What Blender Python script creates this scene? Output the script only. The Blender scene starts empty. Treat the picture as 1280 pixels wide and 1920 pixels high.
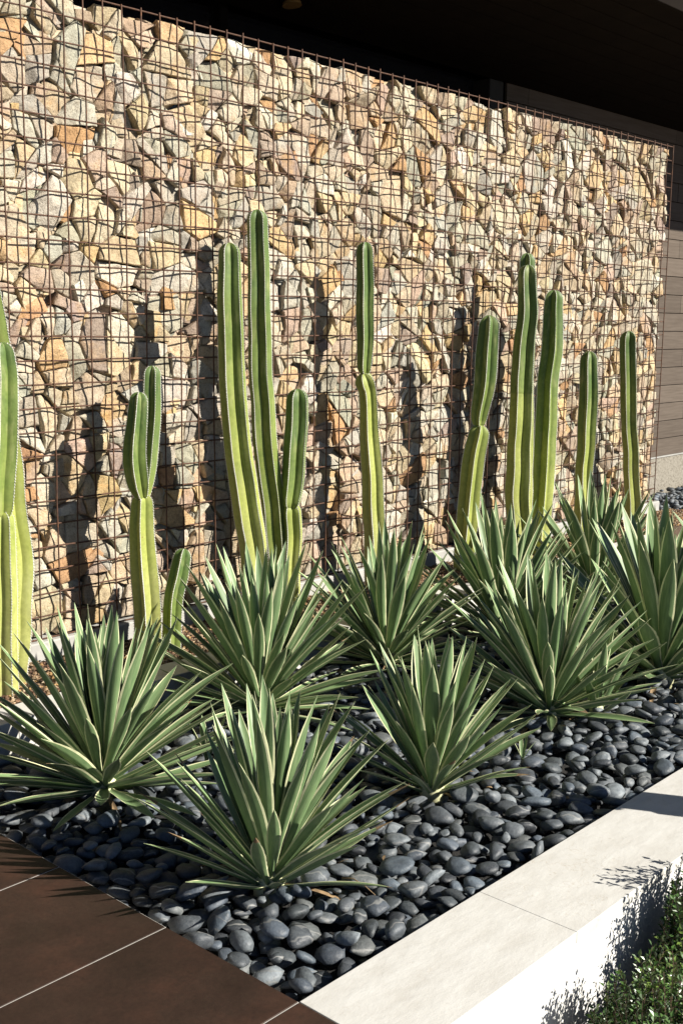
import bpy, bmesh, math, random
import numpy as np
from mathutils import Vector, Matrix, noise

random.seed(11)
rng = np.random.default_rng(11)
R = math.radians
scene = bpy.context.scene
COL = scene.collection

# ------------------------------------------------------------------ camera
CAM = Vector((-3.0701, -4.1839, 1.3763))
YAW, PITCH, ROLL = 0.832533, 0.165816, 0.010048
fwd = Vector((math.sin(YAW) * math.cos(PITCH), math.cos(YAW) * math.cos(PITCH), -math.sin(PITCH)))
rgt0 = Vector((math.cos(YAW), -math.sin(YAW), 0.0))
up0 = rgt0.cross(fwd)
rgt = math.cos(ROLL) * rgt0 + math.sin(ROLL) * up0
upv = -math.sin(ROLL) * rgt0 + math.cos(ROLL) * up0
cd = bpy.data.cameras.new('camera')
cd.sensor_fit = 'VERTICAL'
cd.sensor_height = 24.0
cd.lens = 24.0 * 2134.6 / 1920.0
cd.clip_start = 0.05
cd.clip_end = 2000.0
cam = bpy.data.objects.new('camera', cd)
m3 = Matrix((rgt, upv, -fwd)).transposed()
cam.matrix_world = Matrix.Translation(CAM) @ m3.to_4x4()
COL.objects.link(cam)
scene.camera = cam

# ------------------------------------------------------------------ sky, sun, exposure
SUN_EL, SUN_AZ = R(32.5), R(-27.0)
LDIR = Vector((math.sin(SUN_AZ) * math.cos(SUN_EL), math.cos(SUN_AZ) * math.cos(SUN_EL), -math.sin(SUN_EL)))
world = bpy.data.worlds.new('World')
scene.world = world
world.use_nodes = True
wn = world.node_tree
sky = wn.nodes.new('ShaderNodeTexSky')
sky.sky_type = 'NISHITA'
sky.sun_disc = False
sky.air_density = 0.45
sky.dust_density = 0.1
sky.sun_elevation = SUN_EL
sky.sun_rotation = math.atan2(-LDIR.x, -LDIR.y)
bg = wn.nodes['Background']
bg.inputs['Strength'].default_value = 0.05
wn.links.new(sky.outputs['Color'], bg.inputs['Color'])
sd = bpy.data.lights.new('sun', 'SUN')
sd.energy = 5.0
sd.angle = R(0.5)
sd.color = (1.0, 0.95, 0.86)
so = bpy.data.objects.new('sun', sd)
so.rotation_euler = LDIR.to_track_quat('-Z', 'Y').to_euler()
so.location = (2, -6, 6)
COL.objects.link(so)
vs = scene.view_settings
vs.view_transform = 'Standard'
vs.look = 'None'
vs.exposure = 0.85
vs.gamma = 1.0
scene.cycles.max_bounces = 5
scene.cycles.diffuse_bounces = 1
scene.cycles.use_denoising = True


# ------------------------------------------------------------------ helpers
def tag(o, label=None, cat=None, group=None, kind=None):
    if label: o['label'] = label
    if cat: o['category'] = cat
    if group: o['group'] = group
    if kind: o['kind'] = kind
    return o


def link(name, me, parent=None, mats=None):
    o = bpy.data.objects.new(name, me)
    COL.objects.link(o)
    if parent is not None: o.parent = parent
    if mats and me is not None and not me.materials:
        for m in (mats if isinstance(mats, (list, tuple)) else [mats]): me.materials.append(m)
    return o


def empty(name, loc=(0, 0, 0)):
    o = bpy.data.objects.new(name, None)
    o.location = loc
    o.empty_display_size = 0.1
    COL.objects.link(o)
    return o


def pyd(name, v, f):
    me = bpy.data.meshes.new(name)
    me.from_pydata(v, [], f)
    me.update()
    return me


def box_me(name, lo, hi, bev=0.0, seg=1):
    bm = bmesh.new()
    bmesh.ops.create_cube(bm, size=1.0)
    for v in bm.verts:
        v.co = Vector([lo[i] + (v.co[i] + 0.5) * (hi[i] - lo[i]) for i in range(3)])
    if bev > 0:
        bmesh.ops.bevel(bm, geom=bm.edges[:], offset=bev, segments=seg, affect='EDGES', profile=0.5)
    me = bpy.data.meshes.new(name)
    bm.to_mesh(me); bm.free()
    return me


def box(name, lo, hi, mat, parent=None, bev=0.0, seg=1):
    return link(name, box_me(name, lo, hi, bev, seg), parent, mat)


def tube_me(name, pts, rad, n=6):
    v, f = [], []
    k = len(pts)
    for i, p in enumerate(pts):
        a = pts[max(0, i - 1)]; b = pts[min(k - 1, i + 1)]
        d = (Vector(b) - Vector(a)).normalized()
        e = Vector((0, 1, 0)) if abs(d.y) < 0.9 else Vector((1, 0, 0))
        s = d.cross(e).normalized(); t = s.cross(d)
        r = rad[i] if isinstance(rad, (list, tuple)) else rad
        for j in range(n):
            an = 2 * math.pi * j / n
            v.append(Vector(p) + s * (r * math.cos(an)) + t * (r * math.sin(an)))
    for i in range(k - 1):
        for j in range(n):
            a = i * n + j; b = i * n + (j + 1) % n
            f.append((a, b, b + n, a + n))
    f.append(tuple(range(n))[::-1]); f.append(tuple((k - 1) * n + j for j in range(n)))
    me = pyd(name, v, f)
    me.polygons.foreach_set('use_smooth', [True] * len(me.polygons))
    return me


# ------------------------------------------------------------------ materials
def new_mat(name):
    m = bpy.data.materials.new(name); m.use_nodes = True
    return m, m.node_tree.nodes, m.node_tree.links, m.node_tree.nodes['Principled BSDF']


def nd(nodes, t, **kw):
    n = nodes.new(t)
    for k, v in kw.items():
        if k.startswith('i_'): n.inputs[k[2:].replace('_', ' ')].default_value = v
        else: setattr(n, k, v)
    return n


def ramp(nodes, stops):
    r = nodes.new('ShaderNodeValToRGB')
    el = r.color_ramp.elements
    while len(el) < len(stops): el.new(0.5)
    for e, (p, c) in zip(el, stops):
        e.position = p
        e.color = (*c, 1) if len(c) == 3 else c
    return r


def noise_tex(nodes, links, scale, detail=4, rough=0.55, vec=None):
    n = nd(nodes, 'ShaderNodeTexNoise')
    n.inputs['Scale'].default_value = scale
    n.inputs['Detail'].default_value = detail
    n.inputs['Roughness'].default_value = rough
    if vec is not None: links.new(vec, n.inputs['Vector'])
    return n


def mixc(nodes, links, fac, a, b, blend='MIX'):
    m = nodes.new('ShaderNodeMix'); m.data_type = 'RGBA'; m.blend_type = blend
    for s, val in ((0, fac), (6, a), (7, b)):
        if hasattr(val, 'is_linked') or isinstance(val, bpy.types.NodeSocket): links.new(val, m.inputs[s])
        elif s == 0: m.inputs[0].default_value = val
        else: m.inputs[s].default_value = (*val, 1)
    return m.outputs[2]


def bump(nodes, links, bs, h, strength, dist):
    b = nodes.new('ShaderNodeBump')
    b.inputs['Strength'].default_value = strength
    b.inputs['Distance'].default_value = dist
    links.new(h, b.inputs['Height'])
    links.new(b.outputs[0], bs.inputs['Normal'])
    return b


def geo_pos(nodes):
    return nodes.new('ShaderNodeNewGeometry').outputs['Position']


def simple(name, col, rough=0.6, var=0.25, scale=20, bmp=0.15, bdist=0.002, metal=0.0, spec=0.5):
    m, n, l, b = new_mat(name)
    p = geo_pos(n)
    t = noise_tex(n, l, scale, 5, 0.6, p)
    r = ramp(n, [(0.3, tuple(c * (1 - var) for c in col)), (0.7, tuple(min(1, c * (1 + var)) for c in col))])
    l.new(t.outputs['Fac'], r.inputs[0]); l.new(r.outputs[0], b.inputs['Base Color'])
    b.inputs['Roughness'].default_value = rough
    b.inputs['Metallic'].default_value = metal
    b.inputs['Specular IOR Level'].default_value = spec
    t2 = noise_tex(n, l, scale * 6, 3, 0.6, p)
    bump(n, l, b, t2.outputs['Fac'], bmp, bdist)
    return m


def stone_mat():
    m, n, l, b = new_mat('quarry_stone')
    p = geo_pos(n)
    at = nd(n, 'ShaderNodeAttribute', attribute_name='tint')
    big = noise_tex(n, l, 9, 5, 0.65, p)
    stain = ramp(n, [(0.5, (0, 0, 0)), (0.68, (1, 1, 1))])
    l.new(big.outputs['Fac'], stain.inputs[0])
    mul = nd(n, 'ShaderNodeMath', operation='MULTIPLY')
    l.new(stain.outputs[0], mul.inputs[0]); l.new(at.outputs['Alpha'], mul.inputs[1])
    c1 = mixc(n, l, mul.outputs[0], at.outputs['Color'], (0.47, 0.29, 0.125))
    mid = noise_tex(n, l, 34, 6, 0.7, p)
    r2 = ramp(n, [(0.3, (0.62, 0.59, 0.56)), (0.5, (1, 1, 1)), (0.72, (1.22, 1.2, 1.16))])
    l.new(mid.outputs['Fac'], r2.inputs[0])
    c2 = mixc(n, l, 1.0, c1, r2.outputs[0], 'MULTIPLY')
    fine = noise_tex(n, l, 170, 3, 0.6, p)
    r3 = ramp(n, [(0.32, (0.55, 0.52, 0.5)), (0.47, (1, 1, 1)), (0.8, (1.1, 1.1, 1.1))])
    l.new(fine.outputs['Fac'], r3.inputs[0])
    c3 = mixc(n, l, 1.0, c2, r3.outputs[0], 'MULTIPLY')
    l.new(c3, b.inputs['Base Color'])
    b.inputs['Roughness'].default_value = 0.85
    b.inputs['Specular IOR Level'].default_value = 0.25
    hm = noise_tex(n, l, 60, 8, 0.7, p)
    bump(n, l, b, hm.outputs['Fac'], 0.85, 0.010)
    return m


def rust_mat():
    m, n, l, b = new_mat('rusted_steel')
    p = geo_pos(n)
    t = noise_tex(n, l, 40, 5, 0.65, p)
    r = ramp(n, [(0.3, (0.045, 0.022, 0.014)), (0.55, (0.095, 0.042, 0.021)), (0.75, (0.19, 0.078, 0.032))])
    l.new(t.outputs['Fac'], r.inputs[0]); l.new(r.outputs[0], b.inputs['Base Color'])
    b.inputs['Roughness'].default_value = 0.75
    t2 = noise_tex(n, l, 400, 3, 0.6, p)
    bump(n, l, b, t2.outputs['Fac'], 0.3, 0.001)
    return m


def pebble_mat():
    m, n, l, b = new_mat('black_beach_pebble')
    p = geo_pos(n)
    at = nd(n, 'ShaderNodeAttribute', attribute_name='tint')
    oi = n.new('ShaderNodeObjectInfo')
    t = noise_tex(n, l, 38, 7, 0.68, p)
    r = ramp(n, [(0.3, (0.55, 0.55, 0.55)), (0.52, (1, 1, 1)), (0.75, (1.6, 1.58, 1.5))])
    l.new(t.outputs['Fac'], r.inputs[0])
    c = mixc(n, l, 1.0, at.outputs['Color'], r.outputs[0], 'MULTIPLY')
    # pale mineral veins on some stones
    w = nd(n, 'ShaderNodeTexWave', wave_type='BANDS', bands_direction='DIAGONAL')
    w.inputs['Scale'].default_value = 9; w.inputs['Distortion'].default_value = 9
    w.inputs['Detail'].default_value = 3
    l.new(p, w.inputs['Vector'])
    rv = ramp(n, [(0.93, (0, 0, 0)), (1.0, (1, 1, 1))])
    l.new(w.outputs['Fac'], rv.inputs[0])
    mm = nd(n, 'ShaderNodeMath', operation='MULTIPLY')
    l.new(rv.outputs[0], mm.inputs[0]); l.new(at.outputs['Alpha'], mm.inputs[1])
    c = mixc(n, l, mm.outputs[0], c, (0.24, 0.24, 0.23))
    # fine dust and scuffs
    f = noise_tex(n, l, 260, 4, 0.7, p)
    rf = ramp(n, [(0.52, (0, 0, 0)), (0.75, (0.45, 0.45, 0.45))])
    l.new(f.outputs['Fac'], rf.inputs[0])
    c = mixc(n, l, rf.outputs[0], c, (0.2, 0.2, 0.19))
    l.new(c, b.inputs['Base Color'])
    rr = nd(n, 'ShaderNodeMapRange')
    rr.inputs['To Min'].default_value = 0.42; rr.inputs['To Max'].default_value = 0.70
    l.new(t.outputs['Fac'], rr.inputs['Value']); l.new(rr.outputs[0], b.inputs['Roughness'])
    hb = noise_tex(n, l, 120, 5, 0.6, p)
    bump(n, l, b, hb.outputs['Fac'], 0.4, 0.004)
    return m


def cactus_mat():
    m, n, l, b = new_mat('cactus_skin')
    p = geo_pos(n)
    at = nd(n, 'ShaderNodeAttribute', attribute_name='age')
    t = noise_tex(n, l, 7, 4, 0.6, p)
    ad = nd(n, 'ShaderNodeMath', operation='MULTIPLY_ADD')
    l.new(t.outputs['Fac'], ad.inputs[0]); ad.inputs[1].default_value = 0.5
    l.new(at.outputs['Fac'], ad.inputs[2])
    r = ramp(n, [(0.2, (0.090, 0.145, 0.036)), (0.45, (0.175, 0.23, 0.052)), (0.8, (0.35, 0.38, 0.09)), (1.0, (0.40, 0.41, 0.13))])
    l.new(ad.outputs[0], r.inputs[0])
    # brown corky pits
    v = nd(n, 'ShaderNodeTexVoronoi'); v.inputs['Scale'].default_value = 26
    l.new(p, v.inputs['Vector'])
    rv = ramp(n, [(0.05, (1, 1, 1)), (0.11, (0, 0, 0))])
    l.new(v.outputs['Distance'], rv.inputs[0])
    nz = noise_tex(n, l, 4.5, 2, 0.5, p)
    rz = ramp(n, [(0.56, (0, 0, 0)), (0.62, (1, 1, 1))])
    l.new(nz.outputs['Fac'], rz.inputs[0])
    mm = nd(n, 'ShaderNodeMath', operation='MULTIPLY')
    l.new(rv.outputs[0], mm.inputs[0]); l.new(rz.outputs[0], mm.inputs[1])
    c = mixc(n, l, mm.outputs[0], r.outputs[0], (0.22, 0.13, 0.05))
    mo = noise_tex(n, l, 60, 5, 0.6, p)
    rm = ramp(n, [(0.3, (0.82, 0.84, 0.8)), (0.7, (1.12, 1.12, 1.15))])
    l.new(mo.outputs['Fac'], rm.inputs[0])
    c = mixc(n, l, 1.0, c, rm.outputs[0], 'MULTIPLY')
    # sun bleached streaks and corky bark towards the foot
    mp = n.new('ShaderNodeMapping'); mp.inputs['Scale'].default_value = (1, 1, 0.22)
    l.new(p, mp.inputs['Vector'])
    sk = noise_tex(n, l, 34, 5, 0.62, mp.outputs[0])
    rs = ramp(n, [(0.52, (0, 0, 0)), (0.72, (0.55, 0.55, 0.55))])
    l.new(sk.outputs['Fac'], rs.inputs[0])
    c = mixc(n, l, rs.outputs[0], c, (0.36, 0.37, 0.15))
    ck = noise_tex(n, l, 13, 6, 0.7, p)
    a2 = nd(n, 'ShaderNodeMath', operation='MULTIPLY_ADD')
    l.new(ck.outputs['Fac'], a2.inputs[0]); a2.inputs[1].default_value = 0.9; l.new(at.outputs['Fac'], a2.inputs[2])
    mr = nd(n, 'ShaderNodeMapRange'); mr.inputs['From Min'].default_value = 1.2; mr.inputs['From Max'].default_value = 1.36
    mr.inputs['To Max'].default_value = 0.65
    l.new(a2.outputs[0], mr.inputs['Value'])
    c = mixc(n, l, mr.outputs[0], c, (0.25, 0.19, 0.10))
    l.new(c, b.inputs['Base Color'])
    b.inputs['Roughness'].default_value = 0.55
    b.inputs['Specular IOR Level'].default_value = 0.35
    bump(n, l, b, mo.outputs['Fac'], 0.12, 0.003)
    return m


def leaf_mat():
    m, n, l, b = new_mat('agave_leaf_green')
    tc = n.new('ShaderNodeTexCoord')
    oi = n.new('ShaderNodeObjectInfo')
    mp = n.new('ShaderNodeMapping'); mp.inputs['Scale'].default_value = (3, 40, 10)
    l.new(tc.outputs['Object'], mp.inputs['Vector'])
    t = noise_tex(n, l, 2.2, 5, 0.6, mp.outputs[0])
    r = ramp(n, [(0.3, (0.120, 0.20, 0.085)), (0.55, (0.185, 0.275, 0.122)), (0.75, (0.265, 0.345, 0.168))])
    l.new(t.outputs['Fac'], r.inputs[0])
    hs = n.new('ShaderNodeHueSaturation')
    mr = nd(n, 'ShaderNodeMapRange')
    mr.inputs['To Min'].default_value = 0.78; mr.inputs['To Max'].default_value = 1.2
    l.new(oi.outputs['Random'], mr.inputs['Value']); l.new(mr.outputs[0], hs.inputs['Value'])
    l.new(r.outputs[0], hs.inputs['Color'])
    l.new(hs.outputs[0], b.inputs['Base Color'])
    b.inputs['Roughness'].default_value = 0.48
    b.inputs['Specular IOR Level'].default_value = 0.4
    p = geo_pos(n)
    t2 = noise_tex(n, l, 90, 4, 0.6, p)
    bump(n, l, b, t2.outputs['Fac'], 0.08, 0.002)
    return m


M = {}
M['stone'] = stone_mat()
M['rust'] = rust_mat()
M['pebble'] = pebble_mat()
M['cactus'] = cactus_mat()
M['felt'] = simple('areole_felt', (0.72, 0.71, 0.62), 0.9, 0.15, 90)
M['spine'] = simple('spine', (0.38, 0.33, 0.25), 0.7, 0.3, 200)
M['leaf'] = leaf_mat()
M['margin'] = simple('leaf_margin_cream', (0.66, 0.66, 0.40), 0.55, 0.15, 30)
M['tip'] = simple('leaf_tip_brown', (0.13, 0.075, 0.04), 0.6, 0.3, 60)
M['dry'] = simple('dry_leaf', (0.27, 0.18, 0.095), 0.8, 0.35, 50)
M['concrete'] = simple('concrete', (0.40, 0.39, 0.36), 0.85, 0.15, 12, 0.3)
M['soil'] = simple('soil', (0.10, 0.065, 0.04), 0.95, 0.35, 30, 0.6, 0.01)
M['dark_soil'] = simple('bed_soil', (0.02, 0.019, 0.018), 0.95, 0.3, 30, 0.6, 0.01)
M['grout'] = simple('grout', (0.52, 0.50, 0.46), 0.85, 0.12, 60)
M['plinth'] = None
M['black'] = simple('dark_paint', (0.006, 0.005, 0.0045), 0.8, 0.2, 10, spec=0.05)


def tile_mat():
    m, n, l, b = new_mat('brown_porcelain_tile')
    p = geo_pos(n)
    oi = n.new('ShaderNodeObjectInfo')
    t = noise_tex(n, l, 4.5, 6, 0.62, p)
    r = ramp(n, [(0.3, (0.020, 0.0115, 0.008)), (0.52, (0.030, 0.016, 0.011)), (0.72, (0.050, 0.023, 0.0145))])
    l.new(t.outputs['Fac'], r.inputs[0])
    t2 = noise_tex(n, l, 90, 5, 0.65, p)
    r2 = ramp(n, [(0.3, (0.8, 0.8, 0.8)), (0.7, (1.2, 1.2, 1.2))])
    l.new(t2.outputs['Fac'], r2.inputs[0])
    c = mixc(n, l, 1.0, r.outputs[0], r2.outputs[0], 'MULTIPLY')
    hs = n.new('ShaderNodeHueSaturation')
    mv = nd(n, 'ShaderNodeMapRange'); mv.inputs['To Min'].default_value = 0.86; mv.inputs['To Max'].default_value = 1.16
    l.new(oi.outputs['Random'], mv.inputs['Value']); l.new(mv.outputs[0], hs.inputs['Value']); l.new(c, hs.inputs['Color'])
    ds = noise_tex(n, l, 2.1, 5, 0.7, p); d2 = noise_tex(n, l, 330, 2, 0.6, p)
    rd1 = ramp(n, [(0.48, (0, 0, 0)), (0.75, (0.5, 0.5, 0.5))]); l.new(ds.outputs['Fac'], rd1.inputs[0])
    rd2 = ramp(n, [(0.5, (0.1, 0.1, 0.1)), (0.72, (0.8, 0.8, 0.8))]); l.new(d2.outputs['Fac'], rd2.inputs[0])
    dm = nd(n, 'ShaderNodeMath', operation='MULTIPLY'); l.new(rd1.outputs[0], dm.inputs[0]); l.new(rd2.outputs[0], dm.inputs[1])
    c = mixc(n, l, dm.outputs[0], hs.outputs[0], (0.12, 0.085, 0.06))
    l.new(c, b.inputs['Base Color'])
    mr = nd(n, 'ShaderNodeMapRange')
    mr.inputs['To Min'].default_value = 0.45; mr.inputs['To Max'].default_value = 0.65
    l.new(t.outputs['Fac'], mr.inputs['Value']); l.new(mr.outputs[0], b.inputs['Roughness'])
    b.inputs['Specular IOR Level'].default_value = 0.28
    bump(n, l, b, t2.outputs['Fac'], 0.08, 0.001)
    return m


def coping_mat():
    m, n, l, b = new_mat('pale_limestone')
    p = geo_pos(n)
    mp = n.new('ShaderNodeMapping'); mp.inputs['Scale'].default_value = (1, 2.2, 1); mp.inputs['Rotation'].default_value = (0, 0, 0.6)
    l.new(p, mp.inputs['Vector'])
    t = noise_tex(n, l, 7, 7, 0.65, mp.outputs[0])
    r = ramp(n, [(0.3, (0.53, 0.51, 0.465)), (0.5, (0.585, 0.57, 0.53)), (0.7, (0.63, 0.618, 0.58))])
    l.new(t.outputs['Fac'], r.inputs[0])
    # thin rusty veins and pits
    w = nd(n, 'ShaderNodeTexVoronoi', feature='DISTANCE_TO_EDGE'); w.inputs['Scale'].default_value = 5
    ns = noise_tex(n, l, 6, 4, 0.6, p)
    ad = nd(n, 'ShaderNodeVectorMath', operation='MULTIPLY_ADD')
    l.new(ns.outputs['Color'], ad.inputs[0]); ad.inputs[1].default_value = (0.5, 0.5, 0.5); l.new(p, ad.inputs[2])
    l.new(ad.outputs[0], w.inputs['Vector'])
    rv = ramp(n, [(0.0, (1, 1, 1)), (0.012, (0, 0, 0))])
    l.new(w.outputs['Distance'], rv.inputs[0])
    nz = noise_tex(n, l, 3.2, 3, 0.5, p)
    rz = ramp(n, [(0.48, (0, 0, 0)), (0.66, (0.5, 0.5, 0.5))])
    l.new(nz.outputs['Fac'], rz.inputs[0])
    mm = nd(n, 'ShaderNodeMath', operation='MULTIPLY')
    l.new(rv.outputs[0], mm.inputs[0]); l.new(rz.outputs[0], mm.inputs[1])
    c = mixc(n, l, mm.outputs[0], r.outputs[0], (0.36, 0.29, 0.2))
    sp = noise_tex(n, l, 150, 2, 0.5, p)
    rs = ramp(n, [(0.74, (0, 0, 0)), (0.8, (0.5, 0.5, 0.5))])
    l.new(sp.outputs['Fac'], rs.inputs[0])
    c = mixc(n, l, rs.outputs[0], c, (0.36, 0.33, 0.28))
    l.new(c, b.inputs['Base Color'])
    b.inputs['Roughness'].default_value = 0.7
    bump(n, l, b, t.outputs['Fac'], 0.5, 0.006)
    return m


def plank_mat():
    m, n, l, b = new_mat('stained_siding')
    p = geo_pos(n)
    oi = n.new('ShaderNodeObjectInfo')
    mp = n.new('ShaderNodeMapping'); mp.inputs['Scale'].default_value = (1.2, 1, 22)
    l.new(p, mp.inputs['Vector'])
    t = noise_tex(n, l, 3, 6, 0.6, mp.outputs[0])
    r = ramp(n, [(0.3, (0.098, 0.078, 0.062)), (0.7, (0.138, 0.112, 0.090))])
    l.new(t.outputs['Fac'], r.inputs[0])
    hs = n.new('ShaderNodeHueSaturation')
    mr = nd(n, 'ShaderNodeMapRange'); mr.inputs['To Min'].default_value = 0.85; mr.inputs['To Max'].default_value = 1.15
    l.new(oi.outputs['Random'], mr.inputs['Value']); l.new(mr.outputs[0], hs.inputs['Value'])
    l.new(r.outputs[0], hs.inputs['Color']); l.new(hs.outputs[0], b.inputs['Base Color'])
    b.inputs['Roughness'].default_value = 0.8
    b.inputs['Specular IOR Level'].default_value = 0.08
    bump(n, l, b, t.outputs['Fac'], 0.2, 0.002)
    return m


def speckle_mat():
    m, n, l, b = new_mat('speckled_render')
    p = geo_pos(n)
    t = noise_tex(n, l, 48, 4, 0.75, p)
    r = ramp(n, [(0.36, (0.11, 0.09, 0.065)), (0.47, (0.25, 0.225, 0.18)), (0.7, (0.31, 0.285, 0.235))])
    l.new(t.outputs['Fac'], r.inputs[0]); l.new(r.outputs[0], b.inputs['Base Color'])
    b.inputs['Roughness'].default_value = 0.9
    bump(n, l, b, t.outputs['Fac'], 0.5, 0.004)
    return m


def bush_leaf_mat():
    m, n, l, b = new_mat('shrub_leaf')
    at = nd(n, 'ShaderNodeAttribute', attribute_name='tint')
    l.new(at.outputs['Color'], b.inputs['Base Color'])
    b.inputs['Roughness'].default_value = 0.32
    b.inputs['Specular IOR Level'].default_value = 0.5
    return m


def glass_mat():
    m, n, l, b = new_mat('dark_glazing')
    b.inputs['Base Color'].default_value = (0.006, 0.006, 0.007, 1)
    b.inputs['Roughness'].default_value = 0.12
    t = noise_tex(n, l, 1.5, 2, 0.5, geo_pos(n))
    bump(n, l, b, t.outputs['Fac'], 0.02, 0.01)
    return m


M['tile'] = tile_mat()
M['coping'] = coping_mat()
M['plank'] = plank_mat()
M['plinth'] = speckle_mat()
M['bleaf'] = bush_leaf_mat()
M['twig'] = simple('twig_bark', (0.16, 0.11, 0.07), 0.85, 0.3, 80)
M['glass'] = glass_mat()
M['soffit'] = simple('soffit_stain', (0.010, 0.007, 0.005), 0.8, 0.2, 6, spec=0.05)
M['frame'] = simple('window_frame_grey', (0.030, 0.028, 0.025), 0.6, 0.1, 10, spec=0.15)
M['white'] = simple('white_render', (0.80, 0.79, 0.76), 0.8, 0.04, 10, 0.1)
M['pea'] = simple('pea', (0.3, 0.2, 0.12), 0.8, 0.3, 60)
M['brass'] = simple('downlight_trim', (0.45, 0.28, 0.10), 0.4, 0.1, 40, metal=0.6)
M['post'] = simple('bronze_post', (0.05, 0.04, 0.035), 0.5, 0.15, 20)

# levels (metres; 0 = foot of the wire wall)
Z_TILE = -0.17
Z_SOIL = -0.078
Z_BED = -0.27
Z_LOW = -0.78
X_TILE = -1.355       # where the tiles meet the pebbles
Y_KIN, Y_KOUT = -2.505, -2.812

# ------------------------------------------------------------------ setting: ground sheets
g = link('ground', pyd('ground', [(-300, -300, Z_LOW), (300, -300, Z_LOW), (300, 300, Z_LOW), (-300, 300, Z_LOW)], [(0, 1, 2, 3)]), None, M['soil'])
tag(g, kind='structure')

floor = box('tile_floor', (-7.2, -6.9, Z_LOW - 0.05), (X_TILE + 0.002, -0.585, Z_TILE - 0.0022), M['grout'])
tag(floor, kind='structure')
TL, TW, J = 0.966, 0.4795, 0.005
row_y = [-2.505 + TW * k for k in range(-9, 4)]
for ri, y0 in enumerate(row_y):
    off = 0.0 if ri % 1 == 0 else TL / 2
    for c in range(6):
        x1 = X_TILE - c * TL
        box('tile', (x1 - TL + J, y0 + J / 2, Z_TILE - 0.012), (x1, y0 + TW - J / 2, Z_TILE + random.uniform(-0.0004, 0.0004)), M['tile'], floor, 0.0008)

soil = box('gravel_strip', (-2.4, -0.47, -0.6), (5.33, 0.5, Z_SOIL - 0.012), M['soil'])
tag(soil, kind='structure')
bed = box('pebble_bed', (X_TILE + 0.004, Y_KIN - 0.1, -0.6), (8.2, -0.55, Z_BED), M['dark_soil'])
tag(bed, kind='structure')
bed2 = box('building_border', (5.335, -0.45, -0.6), (9.6, 0.785, -0.24), M['dark_soil'])
tag(bed2, kind='structure')

# ------------------------------------------------------------------ planter wall with coping (front) and edging (rear)
pw = empty('planter_wall', (0, -2.66, Z_LOW))
tag(pw, 'low white garden wall with pale limestone coping in front of the black pebbles', 'garden wall')
xs = [X_TILE + 0.003, -0.645, 0.56, 1.77, 2.98, 4.19, 5.4]


def child_box(name, lo, hi, mat, parent, bev=0.0, seg=1):
    o = box(name, lo, hi, mat, None, bev, seg)
    o.parent = parent
    o.matrix_parent_inverse = parent.matrix_basis.inverted()
    return o


for a, b_ in zip(xs[:-1], xs[1:]):
    child_box('coping_slab', (a + 0.0004, Y_KOUT, Z_TILE - 0.034), (b_ - 0.0004, Y_KIN, Z_TILE), M['coping'], pw, 0.0015, 2)
    child_box('face_panel', (a + 0.0004, Y_KOUT + 0.003, Z_LOW - 0.1), (b_ - 0.0004, Y_KIN - 0.02, Z_TILE - 0.0345), M['white'], pw, 0.001)

ed = empty('edging_kerb', (0, -0.53, -0.3))
tag(ed, 'narrow pale stone edging between the gravel under the cacti and the pebbles', 'edging')
ex = [-2.4, -1.75, -0.90, -0.05, 0.8, 1.65, 2.5, 3.35, 4.2]
for a, b_ in zip(ex[:-1], ex[1:]):
    child_box('edging_stone', (a + 0.001, -0.615, -0.5), (b_ - 0.001, -0.455, -0.083 + random.uniform(-.002, .002)), M['coping'], ed, 0.003, 2)

# ------------------------------------------------------------------ building behind
bd = empty('building', (6, 0.9, -0.6))
tag(bd, 'dark timber clad building with deep overhanging eaves behind the stone wall', 'building')


def bchild(name, lo, hi, mat, bev=0.0):
    return child_box(name, lo, hi, mat, bd, bev)


YB = 0.8
bchild('plinth', (4.6, YB - 0.012, -0.8), (14, YB + 0.4, 0.142), M['plinth'], 0.003)
bchild('flashing', (4.6, YB - 0.022, 0.1425), (14, YB + 0.2, 0.151), M['concrete'])
bchild('wall_core', (4.15, YB + 0.022, 0.1515), (14, YB + 0.4, 3.4), M['black'])
PH = 0.1665
for r_ in range(18):
    z0 = 0.153 + r_ * PH
    x = 4.15 - (r_ * 0.83) % 2.4
    while x < 14:
        a, b_ = max(4.152, x), min(14, x + 2.4)
        if b_ - a > 0.05:
            bchild('siding_board', (a + 0.0015, YB + random.uniform(-.001, .001), z0), (b_ - 0.0015, YB + 0.02, z0 + PH - 0.006), M['plank'], 0.0015)
        x += 2.4
# roof: sloping soffit boards, fascia, roof deck
SL = (3.30 - 3.10) / (YB + 0.66)
nb = 10
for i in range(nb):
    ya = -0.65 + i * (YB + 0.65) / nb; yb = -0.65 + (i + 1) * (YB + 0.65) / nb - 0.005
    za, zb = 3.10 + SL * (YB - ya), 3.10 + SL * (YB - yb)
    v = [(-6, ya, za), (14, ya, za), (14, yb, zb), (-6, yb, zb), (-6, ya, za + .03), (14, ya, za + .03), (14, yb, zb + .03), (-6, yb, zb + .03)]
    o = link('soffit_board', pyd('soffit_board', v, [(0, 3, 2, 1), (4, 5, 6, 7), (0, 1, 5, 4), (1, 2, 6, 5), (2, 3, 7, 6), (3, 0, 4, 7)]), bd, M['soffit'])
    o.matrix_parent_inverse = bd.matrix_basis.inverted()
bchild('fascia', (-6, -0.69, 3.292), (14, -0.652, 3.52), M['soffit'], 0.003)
bchild('roof_deck', (-6, -0.652, 3.40), (14, 6, 3.50), M['black'])
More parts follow.
